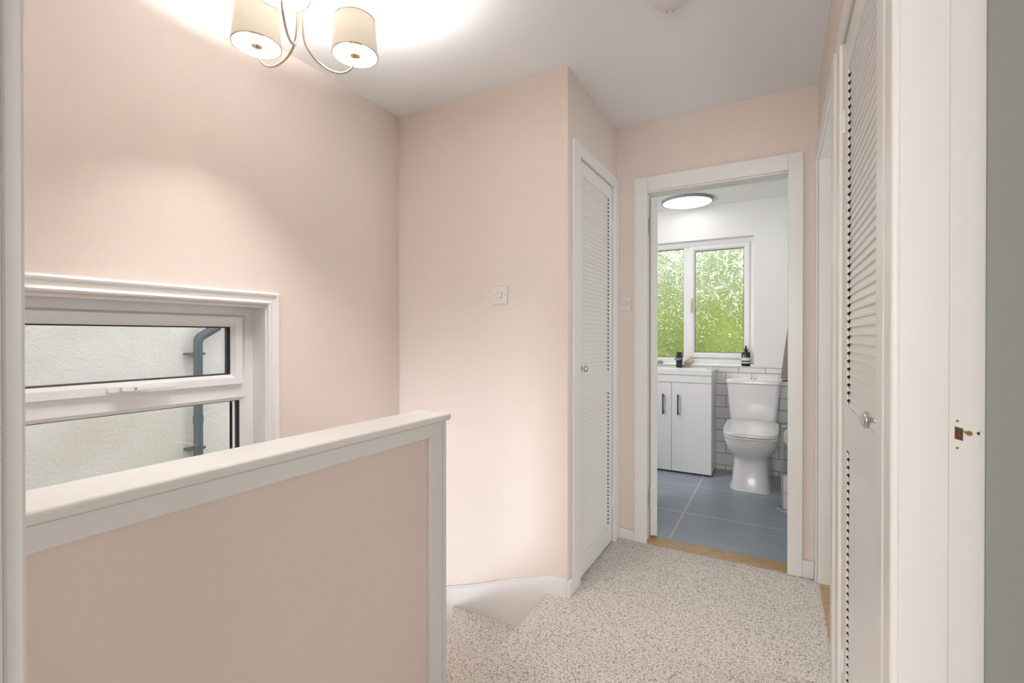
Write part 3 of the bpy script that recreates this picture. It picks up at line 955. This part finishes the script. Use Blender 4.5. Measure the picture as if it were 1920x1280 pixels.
# vanity unit
VX0, VX1, VY0, VY1 = -1.105, -0.475, 4.118, G - .010
vu = thing('vanity_unit', 'white two door vanity unit with inset basin under the window', 'vanity unit', ((VX0 + VX1) / 2, 4.28, 0))
box(VX0 + .006, VX1 - .004, VY0 + .018, VY1, 0.012, 0.825).build('cabinet', 'cab', vu, bevel=.002)
box(VX0 + .02, VX1 - .02, VY0 + .05, VY1 - .01, 0.0, 0.012).build('floor_gap_shade', 'black', vu)  # black block in the floor gap, its shade put into the colour
box(VX0 + .006, VX1 - .004, VY0, VY0 + .017, 0.762, 0.823).build('fascia', 'cab', vu, bevel=.0015)
for (a, b, hxx) in ((VX0 + .006, -0.7925, -0.858), (-0.7895, VX1 - .004, -0.736)):
    d = box(a, b, VY0, VY0 + .017, 0.016, 0.757).build('door', 'cab', vu, bevel=.0015)
    m_ = MB(); m_.box(hxx - .005, hxx + .005, VY0 - .028, VY0 - .019, 0.490, 0.662); m_.box(hxx - .0045, hxx + .0045, VY0 - .020, VY0, 0.500, 0.511); m_.box(hxx - .0045, hxx + .0045, VY0 - .020, VY0, 0.641, 0.652)
    m_.build('handle', 'black', d, bevel=.001, label='slim black bar handle')
# basin with bowl
m_ = MB()
bx0, bx1, by0, by1 = VX0, VX1, VY0 - .006, VY1


def rrect(x0, x1, y0, y1, r, z, n=6):
    pts = []
    for (cx, cy, a0) in ((x1 - r, y1 - r, 0), (x0 + r, y1 - r, 90), (x0 + r, y0 + r, 180), (x1 - r, y0 + r, 270)):
        for k in range(n + 1):
            a = R(a0 + 90 * k / n)
            pts.append((cx + r * math.cos(a), cy + r * math.sin(a), z))
    return pts


m_.loft([rrect(bx0, bx1, by0, by1, .006, 0.8265), rrect(bx0, bx1, by0, by1, .006, 0.868), rrect(bx0 + .002, bx1 - .002, by0 + .002, by1 - .002, .006, 0.870),
         rrect(bx0 + .05, bx1 - .05, by0 + .03, by1 - .10, .03, 0.870), rrect(bx0 + .065, bx1 - .065, by0 + .045, by1 - .115, .04, 0.845), rrect(bx0 + .12, bx1 - .12, by0 + .09, by1 - .14, .05, 0.83)])
m_.build('basin', 'ceramic', vu)
# tap
tp = thing('basin_tap', 'black square mixer tap with a lever on the basin', 'tap', (-0.772, 4.365, 0.87))
box(-0.796, -0.748, 4.345, 4.390, 0.8705, 0.985).build('tap_body', 'black', tp, bevel=.003)
m_ = MB(); m_.box(-0.793, -0.751, 4.25, 4.350, 0.940, 0.958); m_.build('spout', paint('satin_grey_metal', (0.30, 0.32, 0.36), 0.25, metal=.8), tp, bevel=.002)
m_ = MB(); m_.lathe([(0.014, 0.985), (0.014, 0.990), (0.023, 0.992), (0.025, 1.006)], (-0.772, 4.368, 0), 24); m_.box(-0.781, -0.763, 4.29, 4.37, 1.002, 1.010); m_.build('lever', 'black', tp, bevel=.001)
# soap dish / shell shaped soap + grey stone
sd = thing('soap_bar', 'peach shell shaped soap in a clear dish beside the tap', 'soap', (-0.71, G + .03, 0.892))
m_ = MB(); rings = []
for k in range(9):
    t = k / 8; r = 0.036 * math.sin(math.pi * (0.12 + 0.80 * t)) ** .6
    rings.append([(-0.715 + r * math.cos(a) * 1.1, G + .030 + r * 0.6 * math.sin(a), 0.894 + 0.045 * t + 0.008 * math.cos(a) * t) for a in [2 * math.pi * j / 20 for j in range(20)]])
m_.loft(rings); m_.build('soap', 'soap', sd, smooth=True)
m_ = MB(); m_.loft([rrect(-0.752, -0.672, G + .002, G + .062, .008, 0.8925), rrect(-0.756, -0.668, G - .001, G + .065, .008, 0.905)], True, False); m_.build('dish', 'glass', sd)
m_ = MB(); m_.loft([[(-0.962 + 0.028 * s_ * math.cos(a), G + .03 + 0.02 * s_ * math.sin(a), 0.8925 + h) for a in [2 * math.pi * j / 16 for j in range(16)]] for s_, h in ((.8, 0), (1, .008), (.95, .018), (.7, .028), (.2, .034))])
tag(m_.build('pebble', 'trimgrey', smooth=True), 'small grey pebble on the sill half hidden by the bathroom door', 'pebble')
# pump bottle
bx_, by_ = -0.248, G + .033
pb = thing('pump_bottle', 'dark pump soap bottle with a pale banded label on the window sill', 'soap bottle', (bx_, by_, 0.892))
m_ = MB(); m_.lathe([(0.030, 0.8925), (0.0345, 0.897), (0.035, 0.905), (0.035, 0.998), (0.033, 1.008), (0.022, 1.018), (0.011, 1.022), (0.011, 1.026)], (bx_, by_, 0), 32); m_.build('bottle_body', 'bottle', pb, smooth=True)
m_ = MB(); m_.lathe([(0.0352, 0.940), (0.0356, 0.9405), (0.0356, 0.9655), (0.0352, 0.966)], (bx_, by_, 0), 32, cap0=False, cap1=False); m_.build('label_band', 'label', pb, smooth=True)
m_ = MB(); m_.lathe([(0.0352, 0.918), (0.0356, 0.9185), (0.0356, 0.9295), (0.0352, 0.930)], (bx_, by_, 0), 32, cap0=False, cap1=False); m_.build('label_band', 'label', pb, smooth=True)
m_ = MB(); m_.lathe([(0.013, 1.024), (0.013, 1.042), (0.007, 1.044), (0.006, 1.058), (0.007, 1.060), (0.007, 1.068)], (bx_, by_, 0), 20); m_.box(bx_ - .006, bx_ + .006, by_ - .03, by_, 1.058, 1.067); m_.build('pump', 'black', pb)
for (a, z) in ((-2.0, 0.975), (-1.95, 0.982)):
    m_ = MB(); m_.box(bx_ - .022, bx_ - .010, by_ - .0335, by_ - .0325, z, z + .004); m_.build('label_text', 'label', pb)


# toilet
TX = -0.185
to = thing('toilet', 'white close coupled toilet with closed lid and tapered cistern', 'toilet', (TX, 4.1, 0))


def sec(z, hw, yf, yb, ex=2.6, exb=5.0, n=40, dz=None):
    """D shaped section: front (low y) rounded, back squarer"""
    pts = []
    cy = (yf + yb) / 2; hl = (yb - yf) / 2
    for k in range(n):
        a = 2 * math.pi * k / n
        c, s_ = math.cos(a), math.sin(a)
        e = exb if s_ > 0 else ex
        x = hw * math.copysign(abs(c) ** (2 / e), c)
        y = hl * math.copysign(abs(s_) ** (2 / e), s_)
        zz = z if dz is None else z + dz * (y + hl) / (2 * hl)
        pts.append((TX + x, cy + y, zz))
    return pts


yb = G - .012
m_ = MB()
m_.loft([sec(0.0, 0.142, 3.872, yb, 4.6), sec(0.03, 0.140, 3.876, yb, 4.6), sec(0.08, 0.133, 3.888, yb, 4.6), sec(0.14, 0.127, 3.898, yb, 4.6), sec(0.19, 0.124, 3.902, yb, 4.4), sec(0.226, 0.124, 3.900, yb, 4.2),
         sec(0.243, 0.131, 3.885, yb, 3.8), sec(0.264, 0.146, 3.858, yb, 3.4), sec(0.292, 0.163, 3.824, yb, 3.3), sec(0.330, 0.178, 3.795, yb, 3.3), sec(0.370, 0.186, 3.780, yb, 3.4), sec(0.398, 0.187, 3.778, yb, 3.5)])
m_.build('pan', 'ceramic', to, smooth=True)
m_ = MB(); m_.loft([sec(0.0, 0.147, 3.866, yb, 4.6), sec(0.006, 0.144, 3.870, yb, 4.6)]); m_.build('silicone_bead', 'upvc', to, smooth=True)
m_ = MB(); m_.loft([sec(0.400, 0.184, 3.776, 4.235, 4.0, 9), sec(0.402, 0.185, 3.771, 4.235, 4.0, 9), sec(0.414, 0.185, 3.771, 4.235, 4.0, 9), sec(0.416, 0.185, 3.775, 4.235, 4.0, 9)]); m_.build('seat', 'ceramic', to, smooth=True)
m_ = MB(); m_.loft([sec(0.4185, 0.185, 3.772, 4.232, 4.2, 10), sec(0.421, 0.186, 3.767, 4.232, 4.2, 10, dz=.004), sec(0.432, 0.186, 3.767, 4.232, 4.2, 10, dz=.024), sec(0.442, 0.184, 3.774, 4.228, 4.2, 10, dz=.030), sec(0.445, 0.165, 3.798, 4.21, 4.2, 10, dz=.032)])
m_.build('lid', 'ceramic', to, smooth=True)
m_ = MB()
cr_ = []
for z, hw, yf in ((0.400, 0.150, 4.258), (0.44, 0.164, 4.25), (0.48, 0.169, 4.246), (0.62, 0.181, 4.230), (0.762, 0.191, 4.218)):
    cr_.append([(TX + (x - 0) * 1.0, y, zz) for x, y, zz in rrect(-hw, hw, yf, yb, .03, z)])
m_.loft(cr_); m_.build('cistern', 'ceramic', to, smooth=True)
m_ = MB(); m_.loft([[(TX + x, y, z) for x, y, z in rrect(-h, h, yf, yb, .03, zz)] for h, yf, zz in ((.190, 4.219, .7635), (.197, 4.212, .766), (.198, 4.210, .790), (.195, 4.214, .796), (.185, 4.225, .798))])
m_.build('cistern_lid', 'ceramic', to, smooth=True)
m_ = MB(); m_.lathe([(0.024, 0.797), (0.024, 0.802), (0.020, 0.804)], (TX, 4.33, 0), 28); m_.build('flush_button', 'chrome', to, smooth=True)

# ceiling light disc
lx, ly = -0.677, 4.165
cl = thing('bathroom_ceiling_light', 'round flat lit ceiling light with grey rim in the bathroom', 'ceiling light', (lx, ly, FLOOR_BATH_TOP))
zt = FLOOR_BATH_TOP
m_ = MB(); m_.lathe([(0.200, zt), (0.205, zt - .004), (0.205, zt - .022), (0.199, zt - .026), (0.193, zt - .024), (0.193, zt - .016), (0.19, zt)], (lx, ly, 0), 64, cap0=False, cap1=False); m_.build('rim', 'trimgrey', cl, smooth=True)
m_ = MB(); m_.lathe([(0.193, zt - .010), (0.193, zt - .020), (0.185, zt - .024)], (lx, ly, 0), 64); m_.build('diffuser', 'disc', cl, smooth=True)

# towel rail + towel on right wall
tr = thing('towel_rail', 'black rail on the bathroom right wall under the towel', 'towel rail', (BX1 - .06, 3.95, 0.83))
m_ = MB(); m_.box(0.020, 0.130, 3.860, 3.872, 0.826, 0.838); m_.box(0.118, 0.130, 3.872, 4.20, 0.826, 0.838); m_.box(0.118, 0.130, 3.872, 4.20, 1.40, 1.412); m_.box(0.118, 0.130, 3.860, 3.872, 0.826, 1.412)
m_.box(0.130, BX1 - .009, 3.88, 3.90, 0.828, 0.836)
m_.box(0.130, BX1 - .0, 3.88, 3.90, 1.402, 1.410)
m_.build('rail', 'black', tr, bevel=.002)
m_ = MB()
rings = []
for k in range(13):
    t = k / 12; z = 0.842 + t * 0.60
    hwid = 0.052 - 0.040 * t
    cxx = 0.064 + 0.030 * t
    rings.append([(cxx + hwid * math.cos(a) * (1 + .10 * math.sin(4 * a + 5 * t)), 3.90 + 0.045 * (1 - .5 * t) * math.sin(a) * (1 + .08 * math.cos(5 * a)), z) for a in [2 * math.pi * j / 28 for j in range(28)]])
m_.loft(rings)
tag(m_.build('hanging_towel', 'towel', smooth=True), 'beige towel hanging in folds at the right side of the bathroom doorway', 'towel')

# toilet roll stand
rx, ry = 0.072, 3.60
rs = thing('toilet_roll_stand', 'chrome toilet roll stand on the floor right of the toilet', 'toilet roll stand', (rx, ry, 0))
m_ = MB(); m_.lathe([(0.082, 0.0), (0.082, 0.006), (0.078, 0.010), (0.01, 0.012)], (rx, ry, 0), 40)
m_.build('base', 'chrome', rs, smooth=True)
m_ = MB(); m_.tube([(rx - .052, ry - .06, 0.010), (rx - .052, ry - .06, 0.56)], 0.004, 10); m_.tube([(rx - .052, ry - .06, 0.56), (rx + .05, ry - .06, .56)], 0.004, 10); m_.build('pole', 'chrome', rs, smooth=True)
m_ = MB(); m_.tube([(rx - .052, ry - .055, 0.500), (rx + .06, ry + .03, 0.500)], 0.0035, 10); m_.build('roll_arm', 'chrome', rs, smooth=True)
m_ = MB()
for k in range(3):
    a = 0.5 + 2 * math.pi * k / 3
    m_.tube([(rx + .064 * math.cos(a), ry + .064 * math.sin(a), 0.008), (rx + .064 * math.cos(a), ry + .064 * math.sin(a), 0.33)], 0.002, 8)
m_.build('spare_roll_cage', 'chrome', rs, smooth=True)
for k, lb in ((0, 'white spare toilet roll at the bottom of the stand'), (1, 'white spare toilet roll stacked on the bottom one')):
    z0 = 0.013 + k * 0.104
    m_ = MB(); m_.lathe([(0.020, z0), (0.056, z0), (0.0575, z0 + .003), (0.0575, z0 + .098), (0.056, z0 + .101), (0.020, z0 + .101), (0.020, z0)], (rx, ry, 0), 36, cap0=False, cap1=False)
    tag(m_.build('toilet_roll', 'paper', smooth=True), lb, 'toilet roll', 'toilet rolls on the stand')
m_ = MB(); m_.lathe([(0.018, -.05), (0.052, -.05), (0.053, -.047), (0.053, .047), (0.052, .05), (0.018, .05), (0.018, -.05)], (rx + .006, ry - .01, 0.484), 36, 'y', cap0=False, cap1=False)
m_.loft([[(rx - .047, ry - .055 + b, z), (rx - .0462, ry - .055 + b, z)] + [(rx - .0462, ry - .055 + b + .09, z), (rx - .047, ry - .055 + b + .09, z)] for b, z in ((0, .48), (0, .42))])
tag(m_.build('toilet_roll', 'paper', smooth=True), 'white toilet roll hung from the top arm of the stand', 'toilet roll', 'toilet rolls on the stand')

# ================================================================== garden behind the bathroom window
struct(box(-12, 14, G + .3, 30, -2.8, -2.7).build('floor_lawn', 'grass'), 'green lawn behind the house', 'lawn')


def blob(name, c, s3, seed, mat, parent=None, amp=0.35, sub=4):
    bm = bmesh.new()
    bmesh.ops.create_icosphere(bm, subdivisions=sub, radius=1)
    for v_ in bm.verts:
        d = noise.noise(v_.co * 2.2 + Vector((seed, 0, 0))) * amp + noise.noise(v_.co * 6 + Vector((0, seed, 0))) * amp * .5
        v_.co = v_.co * (1 + d)
        v_.co = Vector((c[0] + v_.co.x * s3[0], c[1] + v_.co.y * s3[1], c[2] + v_.co.z * s3[2]))
    m_ = MB(); m_.bm.free(); m_.bm = bm
    return m_.build(name, mat, parent, smooth=True)


def tree(x, y, zc, s3, seed, mat, label):
    t = thing('garden_tree', label, 'tree', (x, y, -2.7), 'trees behind the obscure glass')
    m_ = MB(); m_.tube([(x, y, -2.7), (x, y, zc)], 0.12, 10); m_.build('trunk', 'bark', t)
    blob('crown', (x, y, zc), s3, seed, mat, t)
    return t


tree(-3.15, 11.6, 1.7, (1.15, 0.7, 2.3), 1.3, 'leaf2', 'blurred green tree behind the narrow left window pane')
tree(-1.15, 14.4, 1.9, (1.45, 0.7, 2.4), 5.1, 'leaf2', 'blurred green tree behind the wide right window pane')
hg = thing('garden_hedge', 'long green hedge blurred behind the bathroom window', 'hedge', (-1.5, 8.6, -2.7))
bm = bmesh.new()
bmesh.ops.create_grid(bm, x_segments=90, y_segments=40, size=1)
for v_ in bm.verts:
    x = -2.0 + v_.co.x * 6; z = -0.45 + v_.co.y * 2.3
    v_.co = Vector((x, 8.3 + noise.noise(Vector((x * 1.5, z * 1.5, 0))) * .5 + noise.noise(Vector((x * 6, z * 6, 3))) * .2 + 0.25 * (z + 2.7) * .5, z + noise.noise(Vector((x * 1.2, 0, 7))) * .35 * (v_.co.y + 1)))
ext = bmesh.ops.extrude_face_region(bm, geom=bm.faces[:])
for g_ in ext['geom']:
    if isinstance(g_, bmesh.types.BMVert): g_.co.y += 1.0
m_ = MB(); m_.bm.free(); m_.bm = bm
m_.build('hedge_leaves', 'leaf', hg, smooth=True)
